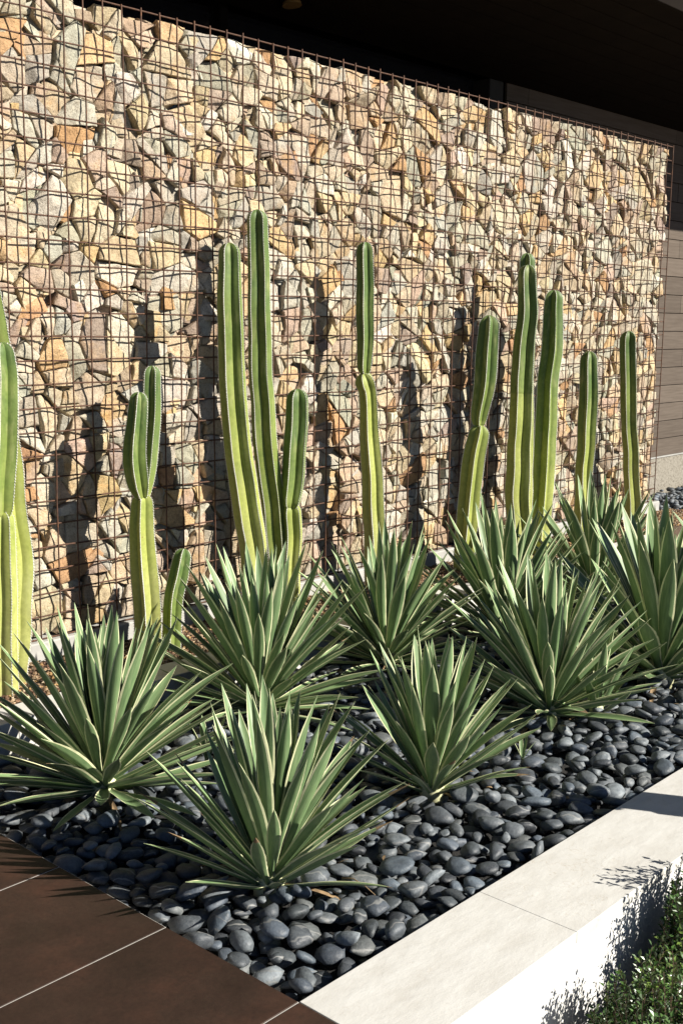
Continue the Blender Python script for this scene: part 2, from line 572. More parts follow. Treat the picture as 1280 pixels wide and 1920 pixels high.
# glazed part left of the cladding
win = bchild('window', (-6, YB + 0.06, -0.6), (4.148, YB + 0.16, 0.2), M['black'])
for a in (-5.9, -3.45, -1.0, 1.45):
    o = child_box('pane', (a + 0.03, YB + 0.10, 0.2), (a + 2.42, YB + 0.112, 3.10), M['glass'], bd)
    f_ = child_box('mullion', (a - 0.03, YB + 0.05, 0.2), (a + 0.03, YB + 0.15, 3.14), M['black'], bd, 0.003)
bchild('corner_post', (3.93, YB - 0.005, 0.2), (4.10, YB + 0.15, 3.1), M['frame'], 0.004)
bchild('back_wall', (-6, 3.0, -0.6), (14, 3.1, 3.6), M['black'])
bm = bmesh.new()
bmesh.ops.create_cone(bm, cap_ends=True, segments=28, radius1=0.055, radius2=0.05, depth=0.02, matrix=Matrix.Translation((1.71, 0.578, 3.124)) @ Matrix.Rotation(-math.atan(SL), 4, 'X'))
me = bpy.data.meshes.new('downlight'); bm.to_mesh(me); bm.free()
o = link('downlight', me, bd, M['brass']); o.matrix_parent_inverse = bd.matrix_basis.inverted()

# ------------------------------------------------------------------ gabion wall
GX0, GX1, GH, GD = -1.9, 5.2, 2.7, 0.34
gw = empty('gabion_wall', (1.65, 0.17, 0.0))
tag(gw, 'tall gabion wall of tan and grey quarry stones in a rusted wire cage', 'gabion wall')
GINV = gw.matrix_basis.inverted()


def gchild(name, me, mat):
    o = link(name, me, gw, mat); o.matrix_parent_inverse = GINV
    return o


ft = box('footing', (GX0 - 0.1, -0.03, -0.5), (GX1 + 0.05, GD + 0.06, -0.006), M['concrete'], None, 0.006)
ft.parent = gw; ft.matrix_parent_inverse = GINV


def wob(a, b, n, amp, seed, axis_free):
    pts = []
    for i in range(n + 1):
        t = i / n
        p = Vector(a).lerp(Vector(b), t)
        k = (p - Vector(a)).length
        for ax in axis_free:
            p[ax] += amp[ax] * (noise.noise(Vector((k * 1.7, seed * 7.3, ax * 3.1))) + 0.45 * noise.noise(Vector((k * 6.0, seed * 3.7, ax * 9.1))))
        pts.append(p)
    return pts


WR = 0.0037
for i in range(-19, 53):
    x = 0.1 * i
    pts = wob((x, -0.0035, -0.004), (x, -0.0035, GH + random.uniform(0.004, 0.016)), 36, (0.006, 0.004, 0), i + 100, (0, 1))
    if i == 52: pts = [Vector((x, -0.0035, p.z)) for p in pts]
    gchild('vertical_wire', tube_me('vertical_wire', pts, WR), M['rust'])
for j in range(0, 28):
    z = 0.1 * j
    pts = wob((GX0 - 0.01, 0.003, z), (GX1 + 0.006, 0.003, z), 90, (0, 0.004, 0.006 if 0 < j < 27 else 0.003), j + 300, (1, 2))
    gchild('horizontal_wire', tube_me('horizontal_wire', pts, WR), M['rust'])
# top, end and back of the cage
gchild('back_rail', tube_me('back_rail', wob((GX0, GD, GH), (GX1, GD, GH), 50, (0, 0.004, 0.005), 901, (1, 2)), WR), M['rust'])
for k in range(1, 4):
    gchild('end_wire', tube_me('end_wire', wob((GX1, 0.11 * k, 0), (GX1, 0.11 * k, GH), 20, (0.004, 0.004, 0), 950 + k, (0, 1)), WR), M['rust'])

PALETTE = [((0.43, 0.405, 0.34), 7, 0.35), ((0.375, 0.37, 0.315), 5, 0.25), ((0.47, 0.41, 0.315), 7, 0.5), ((0.51, 0.43, 0.30), 5, 0.6),
           ((0.50, 0.375, 0.22), 2.2, 0.8), ((0.41, 0.325, 0.255), 4, 0.5), ((0.54, 0.51, 0.44), 4, 0.3), ((0.31, 0.255, 0.22), 1.3, 0.5), ((0.42, 0.265, 0.15), 1.2, 0.7)]
PW = np.array([p[1] for p in PALETTE]); PW = PW / PW.sum()


def stone_tint():
    c, _, s = PALETTE[rng.choice(len(PALETTE), p=PW)]
    k = rng.uniform(0.86, 1.20)
    return (c[0] * k * rng.uniform(1.0, 1.10), c[1] * k, c[2] * k * rng.uniform(.86, 1.0), s * rng.uniform(0.3, 1.5))


def seeds_for(x0, x1, z0, z1, radii):
    P = []
    cell = 0.12
    grid = {}
    for r, tries in radii:
        for _ in range(tries):
            rr = r * random.uniform(0.88, 1.15)
            x = random.uniform(x0, x1); z = random.uniform(z0, z1)
            gi, gj = int(x // cell), int(z // cell)
            ok = True
            for a in range(gi - 2, gi + 3):
                for b in range(gj - 2, gj + 3):
                    for (px, pz, pr) in grid.get((a, b), ()):
                        if (px - x) ** 2 + (pz - z) ** 2 < (pr + rr) ** 2 * 0.80: ok = False; break
                    if not ok: break
                if not ok: break
            if ok:
                grid.setdefault((gi, gj), []).append((x, z, rr)); P.append((x, z, rr))
    return P


def clip_poly(poly, px, pz, nx, nz, d):
    # keep points with (p - point).n <= d
    out = []
    k = len(poly)
    for i in range(k):
        a = poly[i]; b = poly[(i + 1) % k]
        da = (a[0] - px) * nx + (a[1] - pz) * nz - d
        db = (b[0] - px) * nx + (b[1] - pz) * nz - d
        if da <= 0: out.append(a)
        if (da < 0 < db) or (db < 0 < da):
            t = da / (da - db)
            out.append((a[0] + (b[0] - a[0]) * t, a[1] + (b[1] - a[1]) * t))
    return out


def area(poly):
    return 0.5 * abs(sum(poly[i][0] * poly[(i + 1) % len(poly)][1] - poly[(i + 1) % len(poly)][0] * poly[i][1] for i in range(len(poly))))


def cells(P, x0, x1, z0, z1, gap):
    A = np.array(P)
    out = []
    for (x, z, r) in P:
        d2 = (A[:, 0] - x) ** 2 + (A[:, 1] - z) ** 2
        idx = np.argsort(d2)[1:26]
        poly = [(x0, z0), (x1, z0), (x1, z1), (x0, z1)]
        poly = [(max(x0, min(x1, x + sx)), max(z0, min(z1, z + sz))) for sx, sz in ((-.3, -.3), (.3, -.3), (.3, .3), (-.3, .3))]
        for q in idx:
            qx, qz, qr = A[q]
            d = math.sqrt(d2[q]); nx, nz = (qx - x) / d, (qz - z) / d
            off = (d * d + r * r - qr * qr) / (2 * d) - random.uniform(gap[0], gap[1])
            poly = clip_poly(poly, x, z, nx, nz, off)
            if len(poly) < 3: break
        if len(poly) < 3: continue
        # drop weak corners so that outlines become angular
        ch = True
        while ch and len(poly) > 4:
            ch = False
            at_ = area(poly); best = None
            for i in range(len(poly)):
                q = poly[:i] + poly[i + 1:]
                loss = (at_ - area(q)) / at_
                if best is None or loss < best[0]: best = (loss, q)
            if best[0] < 0.045: poly = best[1]; ch = True
        if area(poly) < 0.0006: continue
        out.append(poly)
    return out


def stone_bm(poly, y_front, depth, detail, seed):
    cx = sum(p[0] for p in poly) / len(poly); cz = sum(p[1] for p in poly) / len(poly)
    size = math.sqrt(area(poly))
    gx, gz = random.gauss(0, 0.15), random.gauss(-0.02, 0.15)
    sc = random.uniform(0.92, 0.99)
    ox, oz = random.uniform(-.02, .02) * size, random.uniform(-.02, .02) * size
    fr = [(cx + ox + (p[0] - cx) * sc * random.uniform(.95, 1.01), cz + oz + (p[1] - cz) * sc * random.uniform(.95, 1.01)) for p in poly]
    # two or three broken planes meeting in a ridge
    an = random.uniform(0, 6.283); ca_, sa_ = math.cos(an), math.sin(an)
    k1 = random.choice((0.0, .1, .25, .55)); o1 = random.uniform(-.25, .3) * size
    k2 = random.choice((0.0, 0.0, .25, .6)); o2 = random.uniform(-.3, .1) * size

    def fy(px, pz):
        dx, dz = px - cx, pz - cz
        e = dx * ca_ + dz * sa_; e2 = dx * sa_ - dz * ca_
        return gx * dx + gz * dz + k1 * max(0, e - o1) + k2 * max(0, -e2 + o2 - .1 * size)
    # corner points plus points on the edges, so that ridges run across the face
    fp = []
    for i in range(len(fr)):
        a, b = fr[i], fr[(i + 1) % len(fr)]
        fp += [a, ((a[0] + b[0]) / 2, (a[1] + b[1]) / 2)]
    fp += [(cx + ca_ * o1 * .9 + random.uniform(-.2, .2) * size, cz + sa_ * o1 * .9 + random.uniform(-.2, .2) * size) for _ in range(3)]
    ys = [fy(*p) + random.uniform(-.0015, .0015) for p in fp]
    m_ = min(ys)
    ys = [y_front + min(y - m_, 0.05) for y in ys]
    fr = fp
    ym = y_front + size * random.uniform(.05, .12)
    pts = [(a, y, b) for (a, b), y in zip(fr, ys)]
    pts += [(p[0], max(ym, y_front + min(fy(*p) - m_, .055) + random.uniform(.004, .016)), p[1]) for p in poly]
    pts += [(cx + (p[0] - cx) * .8, ym + depth * random.uniform(.6, 1.0), cz + (p[1] - cz) * .8) for p in poly]
    bm = bmesh.new()
    vs_ = [bm.verts.new(p) for p in pts]
    r = bmesh.ops.convex_hull(bm, input=vs_)
    kill = [e for e in (r['geom_interior'] + r['geom_unused']) if isinstance(e, bmesh.types.BMVert)]
    if kill: bmesh.ops.delete(bm, geom=list(set(kill)), context='VERTS')
    if detail:
        bmesh.ops.dissolve_limit(bm, angle_limit=R(9), verts=bm.verts[:], edges=bm.edges[:])
        bmesh.ops.bevel(bm, geom=bm.edges[:], offset=min(0.0022, size * .03), segments=1, affect='EDGES', clamp_overlap=True)
        bmesh.ops.triangulate(bm, faces=bm.faces[:])
        for lim in (0.035, 0.022):
            long_ = [e for e in bm.edges if e.calc_length() > lim]
            bmesh.ops.subdivide_edges(bm, edges=long_, cuts=1 if lim < .03 else 2)
            bmesh.ops.triangulate(bm, faces=bm.faces[:])
        so_ = Vector((seed * 1.37, seed * 2.11, seed * .73))
        for v in bm.verts:
            p = v.co
            n1 = noise.noise(p * 16 + so_); n2 = noise.noise(p * 45 + so_); n3 = noise.noise_vector(p * 30 + so_)
            rid = abs(noise.noise(p * 22 - so_))
            st = math.floor(noise.noise(p * 13 + so_ * 2) * 4 + .5) / 4   # broken steps
            v.co = p + Vector((n3.x * .0042, 0.0045 * n1 + 0.0026 * n2 + 0.008 * max(0, rid - .3) + .006 * st, n3.z * .0042))
            if v.co.y < 0.0065: v.co.y = 0.0065 + (0.0065 - v.co.y) * 0.15
    bm.normal_update()
    return bm, Vector((cx, ym, cz)), size


def finish_stone(me, tints_flat):
    me.polygons.foreach_set('use_smooth', [True] * len(me.polygons))
    me.set_sharp_from_angle(angle=R(30))
    ca = me.color_attributes.new('tint', 'FLOAT_COLOR', 'POINT')
    ca.data.foreach_set('color', tints_flat)


class Pool:
    def __init__(s): s.v, s.f, s.c, s.n = [], [], [], 0

    def add_bm(s, bm, tint):
        bm.verts.ensure_lookup_table(); bm.verts.index_update()
        s.v += [tuple(v.co) for v in bm.verts]
        s.f += [tuple(v.index + s.n for v in f.verts) for f in bm.faces]
        s.c += list(tint) * len(bm.verts)
        s.n += len(bm.verts)

    def add(s, V, F, tint):
        s.v += V; s.f += [tuple(i + s.n for i in f) for f in F]
        s.c += list(tint) * len(V); s.n += len(V)


SP = seeds_for(GX0, GX1, 0.0, GH, [(0.135, 200), (0.110, 900), (0.086, 2500), (0.062, 3500), (0.040, 4000), (0.024, 3000)])
polys = cells(SP, GX0 + .006, GX1 - .005, 0.004, GH - 0.012, (0.0004, 0.0028))


def split_cell(pl):
    cx = sum(p[0] for p in pl) / len(pl); cz = sum(p[1] for p in pl) / len(pl)
    sz = math.sqrt(area(pl))
    w_, h_ = aspect(pl)
    an = (0 if w_ > h_ else math.pi / 2) + random.gauss(0, .6); nx, nz = math.cos(an), math.sin(an)
    o_ = random.uniform(-.14, .14) * sz; gp = random.uniform(.0006, .0026)
    a = clip_poly(pl, cx, cz, nx, nz, o_ - gp); b = clip_poly(pl, cx, cz, -nx, -nz, -o_ - gp)
    return [q for q in (a, b) if len(q) >= 3 and area(q) > .0007]


def aspect(pl):
    xs_ = [p[0] for p in pl]; zs_ = [p[1] for p in pl]
    return max(xs_) - min(xs_), max(zs_) - min(zs_)


new = []
for pl in polys:
    if area(pl) > 0.007 and random.random() < (1.0 if area(pl) > .018 else .7):
        for q in split_cell(pl):
            if area(q) > .012 and random.random() < .5: new += split_cell(q)
            else: new.append(q)
    else: new.append(pl)
polys = new
# uneven top edge: lower the stones under the rim
for i, pl in enumerate(polys):
    if max(p[1] for p in pl) > GH - 0.03:
        k = random.choice((0, 0, .005, .015, .04)) * random.random()
        polys[i] = [(p[0], min(p[1], GH - 0.012 - k)) for p in pl]


def screen_size(pl):
    cx = sum(p[0] for p in pl) / len(pl); cz = sum(p[1] for p in pl) / len(pl)
    d = (Vector((cx, 0, cz)) - CAM).length
    hidden = cx < -0.62
    return (0 if hidden else 1) * area(pl) / d ** 3


order = sorted(range(len(polys)), key=lambda i: -screen_size(polys[i]))
near = set(order[:300])
pool = Pool()
for i, pl in enumerate(polys):
    yf = 0.0085 + (random.uniform(0, 0.012) if random.random() < .85 else random.uniform(.012, .035))
    bm, c0, sz = stone_bm(pl, yf, 0.11, True, i)
    t = stone_tint()
    if i in near:
        bmesh.ops.translate(bm, verts=bm.verts[:], vec=-c0)
        me = bpy.data.meshes.new('stone'); bm.to_mesh(me)
        finish_stone(me, list(t) * len(me.vertices))
        o = gchild('stone', me, M['stone']); o.location = c0
    else:
        pool.add_bm(bm, t)
    bm.free()
me = pyd('small_stones', pool.v, pool.f)
finish_stone(me, pool.c)
o = gchild('small_stones', me, M['stone']); tag(o, kind='stuff')
# stones deeper in the cage, seen in the gaps
pool = Pool()
SP2 = seeds_for(GX0, GX1, 0.0, GH, [(0.06, 1500), (0.045, 4000), (0.032, 6000)])
for i, pl in enumerate(cells(SP2, GX0 + .01, GX1 - .012, 0.004, GH - 0.02, (0.0, 0.001))):
    bm, c0, sz = stone_bm(pl, random.uniform(0.026, 0.062), 0.12, False, i)
    pool.add_bm(bm, stone_tint()); bm.free()
me = pyd('core_stones', pool.v, pool.f)
ca = me.color_attributes.new('tint', 'FLOAT_COLOR', 'POINT'); ca.data.foreach_set('color', pool.c)
o = gchild('core_stones', me, M['stone']); tag(o, kind='stuff')

# ------------------------------------------------------------------ pea gravel under the cacti
IC = bmesh.new(); bmesh.ops.create_icosphere(IC, subdivisions=1, radius=1.0)
ico1v = np.array([v.co[:] for v in IC.verts]); IC.verts.index_update(); ico1f = [tuple(v.index for v in f.verts) for f in IC.faces]
IC.free()
IC = bmesh.new(); bmesh.ops.create_icosphere(IC, subdivisions=2, radius=1.0)
ico2v = np.array([v.co[:] for v in IC.verts]); IC.verts.index_update(); ico2f = [tuple(v.index for v in f.verts) for f in IC.faces]
IC.free()
IC = bmesh.new(); bmesh.ops.create_icosphere(IC, subdivisions=3, radius=1.0)
ico3v = np.array([v.co[:] for v in IC.verts]); IC.verts.index_update(); ico3f = [tuple(v.index for v in f.verts) for f in IC.faces]
IC.free()


def rot_mat(yaw, tx, ty):
    return np.array((Matrix.Rotation(yaw, 3, 'Z') @ Matrix.Rotation(tx, 3, 'X') @ Matrix.Rotation(ty, 3, 'Y')))


octv = np.array([(1, 0, 0), (-1, 0, 0), (0, 1, 0), (0, -1, 0), (0, 0, 1), (0, 0, -1)], float)
octf = [(0, 2, 4), (2, 1, 4), (1, 3, 4), (3, 0, 4), (2, 0, 5), (1, 2, 5), (3, 1, 5), (0, 3, 5)]


def gravel(name, x0, x1, y0, y1, n, s0, s1, z, cols, parent):
    vs_, fs_, cs_, k = [], [], [], 0
    for _ in range(n):
        s = random.uniform(s0, s1)
        A = rot_mat(random.uniform(0, 6.3), random.uniform(-.5, .5), random.uniform(-.5, .5)) @ np.diag([s, s * random.uniform(.6, .9), s * random.uniform(.4, .7)])
        v = (octv * rng.uniform(.75, 1.25, (6, 1))) @ A.T + np.array([random.uniform(x0, x1), random.uniform(y0, y1), z + random.uniform(-.002, .007)])
        vs_.append(v); fs_ += [tuple(i + k for i in f) for f in octf]; k += 6
        c = random.choice(cols); q = random.uniform(.7, 1.3)
        cs_ += [c[0] * q, c[1] * q, c[2] * q, 0.2] * 6
    me = pyd(name, [tuple(p) for p in np.concatenate(vs_)], fs_)
    ca = me.color_attributes.new('tint', 'FLOAT_COLOR', 'POINT'); ca.data.foreach_set('color', cs_)
    o = link(name, me, parent, M['stone']); tag(o, kind='stuff')
    return o


gravel('pea_gravel', -1.9, 5.4, -0.455, -0.032, 15000, 0.006, 0.013, Z_SOIL - 0.008,
       [(0.30, 0.20, 0.12), (0.38, 0.28, 0.18), (0.22, 0.13, 0.08), (0.45, 0.36, 0.25), (0.40, 0.25, 0.11), (0.16, 0.09, 0.06)], soil)

# ------------------------------------------------------------------ black beach pebbles: dropped one by one on a height map
PV = []
for k in range(26):
    v = ico2v.copy()
    o3 = Vector((k * 5.1, k * 2.3, 1.7))
    rd = random.Random(900 + k)
    cuts = [(Vector((rd.gauss(0, 1), rd.gauss(0, 1), rd.gauss(0, .8))).normalized(), rd.uniform(.5, .82)) for _ in range(rd.randint(3, 7))]
    for i in range(len(v)):
        d = Vector(v[i])
        s = 1 + 0.22 * noise.noise(d * 0.8 + o3) + 0.10 * noise.noise(d * 1.7 - o3) + 0.03 * noise.noise(d * 4 + o3)
        p = d * s
        for nv, dist in cuts:                    # worn flat sides
            e = p.dot(nv) - dist
            if e > 0: p -= nv * e * .85
        v[i] = p
    PV.append(v)
PTINT = [(0.050, 0.054, 0.059), (0.036, 0.039, 0.044), (0.070, 0.076, 0.082), (0.095, 0.101, 0.105), (0.058, 0.067, 0.080), (0.075, 0.078, 0.076), (0.14, 0.150, 0.155), (0.085, 0.100, 0.115), (0.045, 0.050, 0.053), (0.10, 0.108, 0.112)]


def deposit(x0, x1, y0, y1, zb, n, smin, smax, res=0.006, cand=5):
    nx, ny = int((x1 - x0) / res) + 1, int((y1 - y0) / res) + 1
    H = np.full((nx, ny), zb); ID = np.full((nx, ny), -1, int)
    out = []
    for q in range(n):
        a = random.uniform(smin, smax) * (1 if random.random() < .8 else .66)
        b = a * random.uniform(.55, .9); c = a * random.uniform(.27, .44)
        best = None
        for _ in range(cand):
            yaw = random.uniform(0, 6.283)
            wild = random.random() < .12
            Rm = rot_mat(yaw, random.gauss(0, .6 if wild else .22), random.gauss(0, .5 if wild else .2))
            Q = Rm @ np.diag([a * a, b * b, c * c]) @ Rm.T
            hx, hy = math.sqrt(Q[0, 0]), math.sqrt(Q[1, 1])
            X = random.uniform(x0 + hx, x1 - hx); Y = random.uniform(y0 + hy, y1 - hy)
            i0, i1 = max(0, int((X - hx - x0) / res)), min(nx - 1, int((X + hx - x0) / res) + 1)
            j0, j1 = max(0, int((Y - hy - y0) / res)), min(ny - 1, int((Y + hy - y0) / res) + 1)
            gx = (x0 + np.arange(i0, i1 + 1) * res - X)[:, None]; gy = (y0 + np.arange(j0, j1 + 1) * res - Y)[None, :]
            Ai = np.linalg.inv(Q)
            B = 2 * (Ai[0, 2] * gx + Ai[1, 2] * gy)
            Cc = Ai[0, 0] * gx ** 2 + 2 * Ai[0, 1] * gx * gy + Ai[1, 1] * gy ** 2 - 1
            D = B * B - 4 * Ai[2, 2] * Cc
            ok = D > 0
            if not ok.any(): continue
            sq = np.sqrt(np.where(ok, D, 0))
            lo = (-B - sq) / (2 * Ai[2, 2]); hi = (-B + sq) / (2 * Ai[2, 2])
            Hs = H[i0:i1 + 1, j0:j1 + 1]
            zz = np.sort((Hs - lo)[ok])
            z = zz[int(len(zz) * 0.90)] if len(zz) > 8 else zz[-1]   # let stones nest a little
            sc = z + c * 0.4
            if best is None or sc < best[0]: best = (sc, X, Y, z, Rm, (i0, i1, j0, j1), ok, hi)
        if best is None: continue
        _, X, Y, z, Rm, (i0, i1, j0, j1), ok, hi = best
        Hs = H[i0:i1 + 1, j0:j1 + 1]; Is = ID[i0:i1 + 1, j0:j1 + 1]
        up = ok & (z + hi > Hs)
        Hs[up] = (z + hi)[up]; Is[up] = len(out)
        out.append([X, Y, z, Rm, (a, b, c), int(ok.sum())])
    global HMAP
    HMAP = (H, x0, y0, res)
    cnt = np.bincount(ID[ID >= 0].ravel(), minlength=len(out))
    for i, p in enumerate(out): p.append(cnt[i] / max(1, p[5]))
    return out


def in_view(p, m=60):
    d = Vector(p) - CAM
    z = d.dot(fwd)
    x = 640 + 2134.6 * d.dot(rgt) / z; y = 960 - 2134.6 * d.dot(upv) / z
    return -m < x < 1280 + m and -m < y < 1920 + m


def pebble_tint():
    c = random.choice(PTINT); q = random.uniform(.9, 1.55)
    vein = random.uniform(.4, 1) if random.random() < .4 else 0.0
    return (c[0] * q * .96, c[1] * q * 1.01, c[2] * q * 1.06, vein)


def build_pebbles(peb, parent, n_single, lowpoly=False):
    cand = [i for i, p in enumerate(peb) if p[6] > 0.5 and in_view(p[:3])]
    cand.sort(key=lambda i: (Vector(peb[i][:3]) - CAM).length / peb[i][4][0])
    single = set(cand[:n_single])
    pool = Pool()
    pv = parent.matrix_basis.inverted()
    for i, p in enumerate(peb):
        if p[6] < 0.03: continue
        var = random.choice(PV)
        t = pebble_tint()
        hi = not lowpoly and p[6] > 0.12
        A = p[3] @ np.diag(p[4])
        if i in single:
            vv = var @ A.T
            me = pyd('pebble', [tuple(q) for q in vv], ico2f)
            me.polygons.foreach_set('use_smooth', [True] * len(me.polygons))
            ca = me.color_attributes.new('tint', 'FLOAT_COLOR', 'POINT'); ca.data.foreach_set('color', list(t) * len(vv))
            o = link('pebble', me, parent, M['pebble']); o.location = p[:3]; o.matrix_parent_inverse = pv
        else:
            src, fs = (var, ico2f) if hi else (ico1v, ico1f)
            vv = src @ A.T + np.array(p[:3])
            pool.add([tuple(q) for q in vv], fs, t)
    me = pyd('small_pebbles', pool.v, pool.f)
    me.polygons.foreach_set('use_smooth', [True] * len(me.polygons))
    ca = me.color_attributes.new('tint', 'FLOAT_COLOR', 'POINT'); ca.data.foreach_set('color', pool.c)
    o = link('small_pebbles', me, parent, M['pebble']); tag(o, kind='stuff'); o.matrix_parent_inverse = pv


peb = deposit(X_TILE + 0.006, 3.4, Y_KIN + 0.002, -0.622, Z_BED, 5400, 0.022, 0.055, cand=7)
build_pebbles(peb, bed, 300)
LV_, LF_ = [], []
for _ in range(45):
    x = random.uniform(-1.3, 2.2); y = random.uniform(-2.45, -0.7)
    H_, hx0, hy0, hr = HMAP
    z = H_[int((x - hx0) / hr), int((y - hy0) / hr)] + .001
    a = random.uniform(0, 6.28); ln = random.uniform(.006, .02); w = ln * random.uniform(.15, .4); t = random.uniform(-.5, .5)
    dx, dy = math.cos(a), math.sin(a)
    b0 = len(LV_)
    for k, (u, ww) in enumerate(((-1, .15), (-.3, 1), (.4, .8), (1, .1))):
        for sg in (-1, 1):
            LV_.append((x + dx * u * ln - dy * sg * w * ww, y + dy * u * ln + dx * sg * w * ww, z + .004 + u * ln * t * .5 + .003 * (1 - u * u) - .001 * sg))
    LF_ += [(b0, b0 + 1, b0 + 3, b0 + 2), (b0 + 2, b0 + 3, b0 + 5, b0 + 4), (b0 + 4, b0 + 5, b0 + 7, b0 + 6)]
lo_ = link('leaf_litter', pyd('leaf_litter', LV_, LF_), bed, M['dry']); lo_.matrix_parent_inverse = bed.matrix_basis.inverted(); tag(lo_, kind='stuff')
peb2 = deposit(5.36, 9.0, -0.42, YB - 0.02, -0.24, 1900, 0.030, 0.052, 0.01, 3)
build_pebbles(peb2, bed2, 0, True)


# ------------------------------------------------------------------ cacti
def catmull(P, n):
    P = [np.array(p, float) for p in P]
    P = [2 * P[0] - P[1]] + P + [2 * P[-1] - P[-2]]
    out = []
    for i in range(1, len(P) - 2):
        for k in range(n):
            t = k / n
            a, b, c, d = P[i - 1], P[i], P[i + 1], P[i + 2]
            out.append(0.5 * ((2 * b) + (c - a) * t + (2 * a - 5 * b + 4 * c - d) * t * t + (3 * b - a - 3 * c + d) * t ** 3))
    out.append(P[-2])
    return out


def stem(parent, name, pts, phase, ribs=5, age=(0.0, 0.8), bottom_round=False):
    """pts: list of (x, y, z, r) from tip to foot."""
    path = catmull(pts, 14)
    tip = path[0]
    # rounded tip
    d0 = Vector(path[0][:3]) - Vector(path[2][:3]); d0.normalize()
    cap = []
    r0 = tip[3]
    for t in (0.04, 0.22, 0.42, 0.62, 0.82):
        h = math.cos(t * math.pi / 2) * r0 * 0.95; rr = math.sin(t * math.pi / 2) * r0
        q = Vector(tip[:3]) + d0 * h
        cap.append(np.array([q.x, q.y, q.z, rr]))
    path = cap + path
    if bottom_round:
        e = path[-1]; dn = (Vector(path[-1][:3]) - Vector(path[-3][:3])).normalized()
        for t in (0.5, 0.9):
            q = Vector(e[:3]) + dn * (e[3] * .5 * t)
            path.append(np.array([q.x, q.y, q.z, e[3] * math.cos(t * 1.4)]))
    S = 10
    N = ribs * S
    v, f, mi, ages = [], [], [], []
    L = len(path)
    crest = [[] for _ in range(ribs)]
    for i, q in enumerate(path):
        c = Vector(q[:3])
        a_ = Vector(path[max(0, i - 1)][:3]); b_ = Vector(path[min(L - 1, i + 1)][:3])
        d = (a_ - b_).normalized() if (a_ - b_).length > 1e-6 else Vector((0, 0, 1))
        s = d.cross(Vector((0, 1, 0))).normalized(); t = d.cross(s)
        wv = 1 + 0.05 * noise.noise(Vector((c.z * 6, phase * 3, 0)))
        c += Vector((0.011 * noise.noise(Vector((c.z * 4.5, phase * 9, 3))), 0.008 * noise.noise(Vector((c.z * 4.5, phase * 9, 7))), 0))
        for j in range(N):
            ri, k = divmod(j, S)
            u = k / S                       # 0 at the crest
            tw = u if u <= .5 else 1 - u    # 0 crest .. 0.5 valley
            tri = 1 - 2 * tw
            dep = 0.44
            w = 1 - dep + dep * (0.25 * tri ** 2 + 0.75 * tri)
            th = phase + 2 * math.pi * (ri + u) / ribs + 0.03 * noise.noise(Vector((c.z * 4, ri * 5.1, phase)))
            if k == 1 or k == S - 1: w = 1 - dep * 0.06 ; th = phase + 2 * math.pi * (ri + (0.02 if k == 1 else 0.98)) / ribs
            rr = q[3] * wv * w
            p = c + s * (rr * math.cos(th)) + t * (rr * math.sin(th))
            v.append(p)
            if k == 0: crest[ri].append((p.copy(), (p - c).normalized(), d.copy()))
            ages.append(age[0] + (age[1] - age[0]) * min(1, max(0, (i - 5) / (L - 6))))
    for i in range(L - 1):
        for j in range(N):
            a = i * N + j; b = i * N + (j + 1) % N
            f.append((a, a + N, b + N, b)); mi.append(1 if (j % S in (0, S - 1)) else 0)
    f.append(tuple(range(N))); mi.append(0)
    me = pyd(name, v, f)
    me.materials.append(M['cactus']); me.materials.append(M['felt'])
    me.polygons.foreach_set('material_index', mi)
    me.polygons.foreach_set('use_smooth', [True] * len(me.polygons))
    me.set_sharp_from_angle(angle=R(22))
    at = me.attributes.new('age', 'FLOAT', 'POINT'); at.data.foreach_set('value', ages)
    o = link(name, me, parent); o.matrix_parent_inverse = parent.matrix_basis.inverted()
    # areoles with tiny spines down every rib
    V, F, MI = [], [], []
    for cr in crest:
        acc = random.uniform(0, .01)
        for i in range(1, L - 1):
            p0, n0, d0 = cr[i]; p1 = cr[i + 1][0]
            seg = (p1 - p0).length
            while acc < seg:
                p = p0.lerp(p1, acc / max(seg, 1e-6))
                side = n0.cross(d0).normalized()
                b0 = len(V)
                e = random.uniform(0.0022, 0.0031)
                cc = p + n0 * 0.0008
                V += [cc + d0 * e * 1.25, cc - d0 * e * 1.25, cc + side * e, cc - side * e, cc + n0 * e * .9]
                F += [(b0, b0 + 2, b0 + 4), (b0 + 2, b0 + 1, b0 + 4), (b0 + 1, b0 + 3, b0 + 4), (b0 + 3, b0, b0 + 4)]; MI += [0] * 4
                for _ in range(2):
                    dr = (n0 * random.uniform(.5, 1) + side * random.uniform(-1, 1) + d0 * random.uniform(-.9, .6)).normalized()
                    ln = random.uniform(.005, .011); x_ = dr.cross(d0 + Vector((.1, .2, .3))).normalized() * .00055
                    y_ = dr.cross(x_).normalized() * .00055
                    b0 = len(V)
                    V += [cc + x_, cc - x_ * .5 + y_, cc - x_ * .5 - y_, cc + dr * ln]
                    F += [(b0, b0 + 1, b0 + 3), (b0 + 1, b0 + 2, b0 + 3), (b0 + 2, b0, b0 + 3)]; MI += [1] * 3
                acc += random.uniform(.0095, .013)
            acc -= seg
    me = pyd('areole_spines', V, F)
    me.materials.append(M['felt']); me.materials.append(M['spine'])
    me.polygons.foreach_set('material_index', MI)
    a = link('areole_spines', me, o); tag(a, kind='stuff')
    return o


def cactus(label, stems):
    foot = min((s[1][-1] for s in stems), key=lambda p: p[2])
    root = empty('columnar_cactus', (foot[0], foot[1], Z_SOIL))
    tag(root, label, 'cactus', 'columnar cacti along the gabion wall')
    for k, (nm, pts, kw) in enumerate(stems):
        stem(root, nm, pts, random.uniform(0, 1.05) if 'phase' not in kw else kw['phase'], **{q: w for q, w in kw.items() if q != 'phase'})
    return root


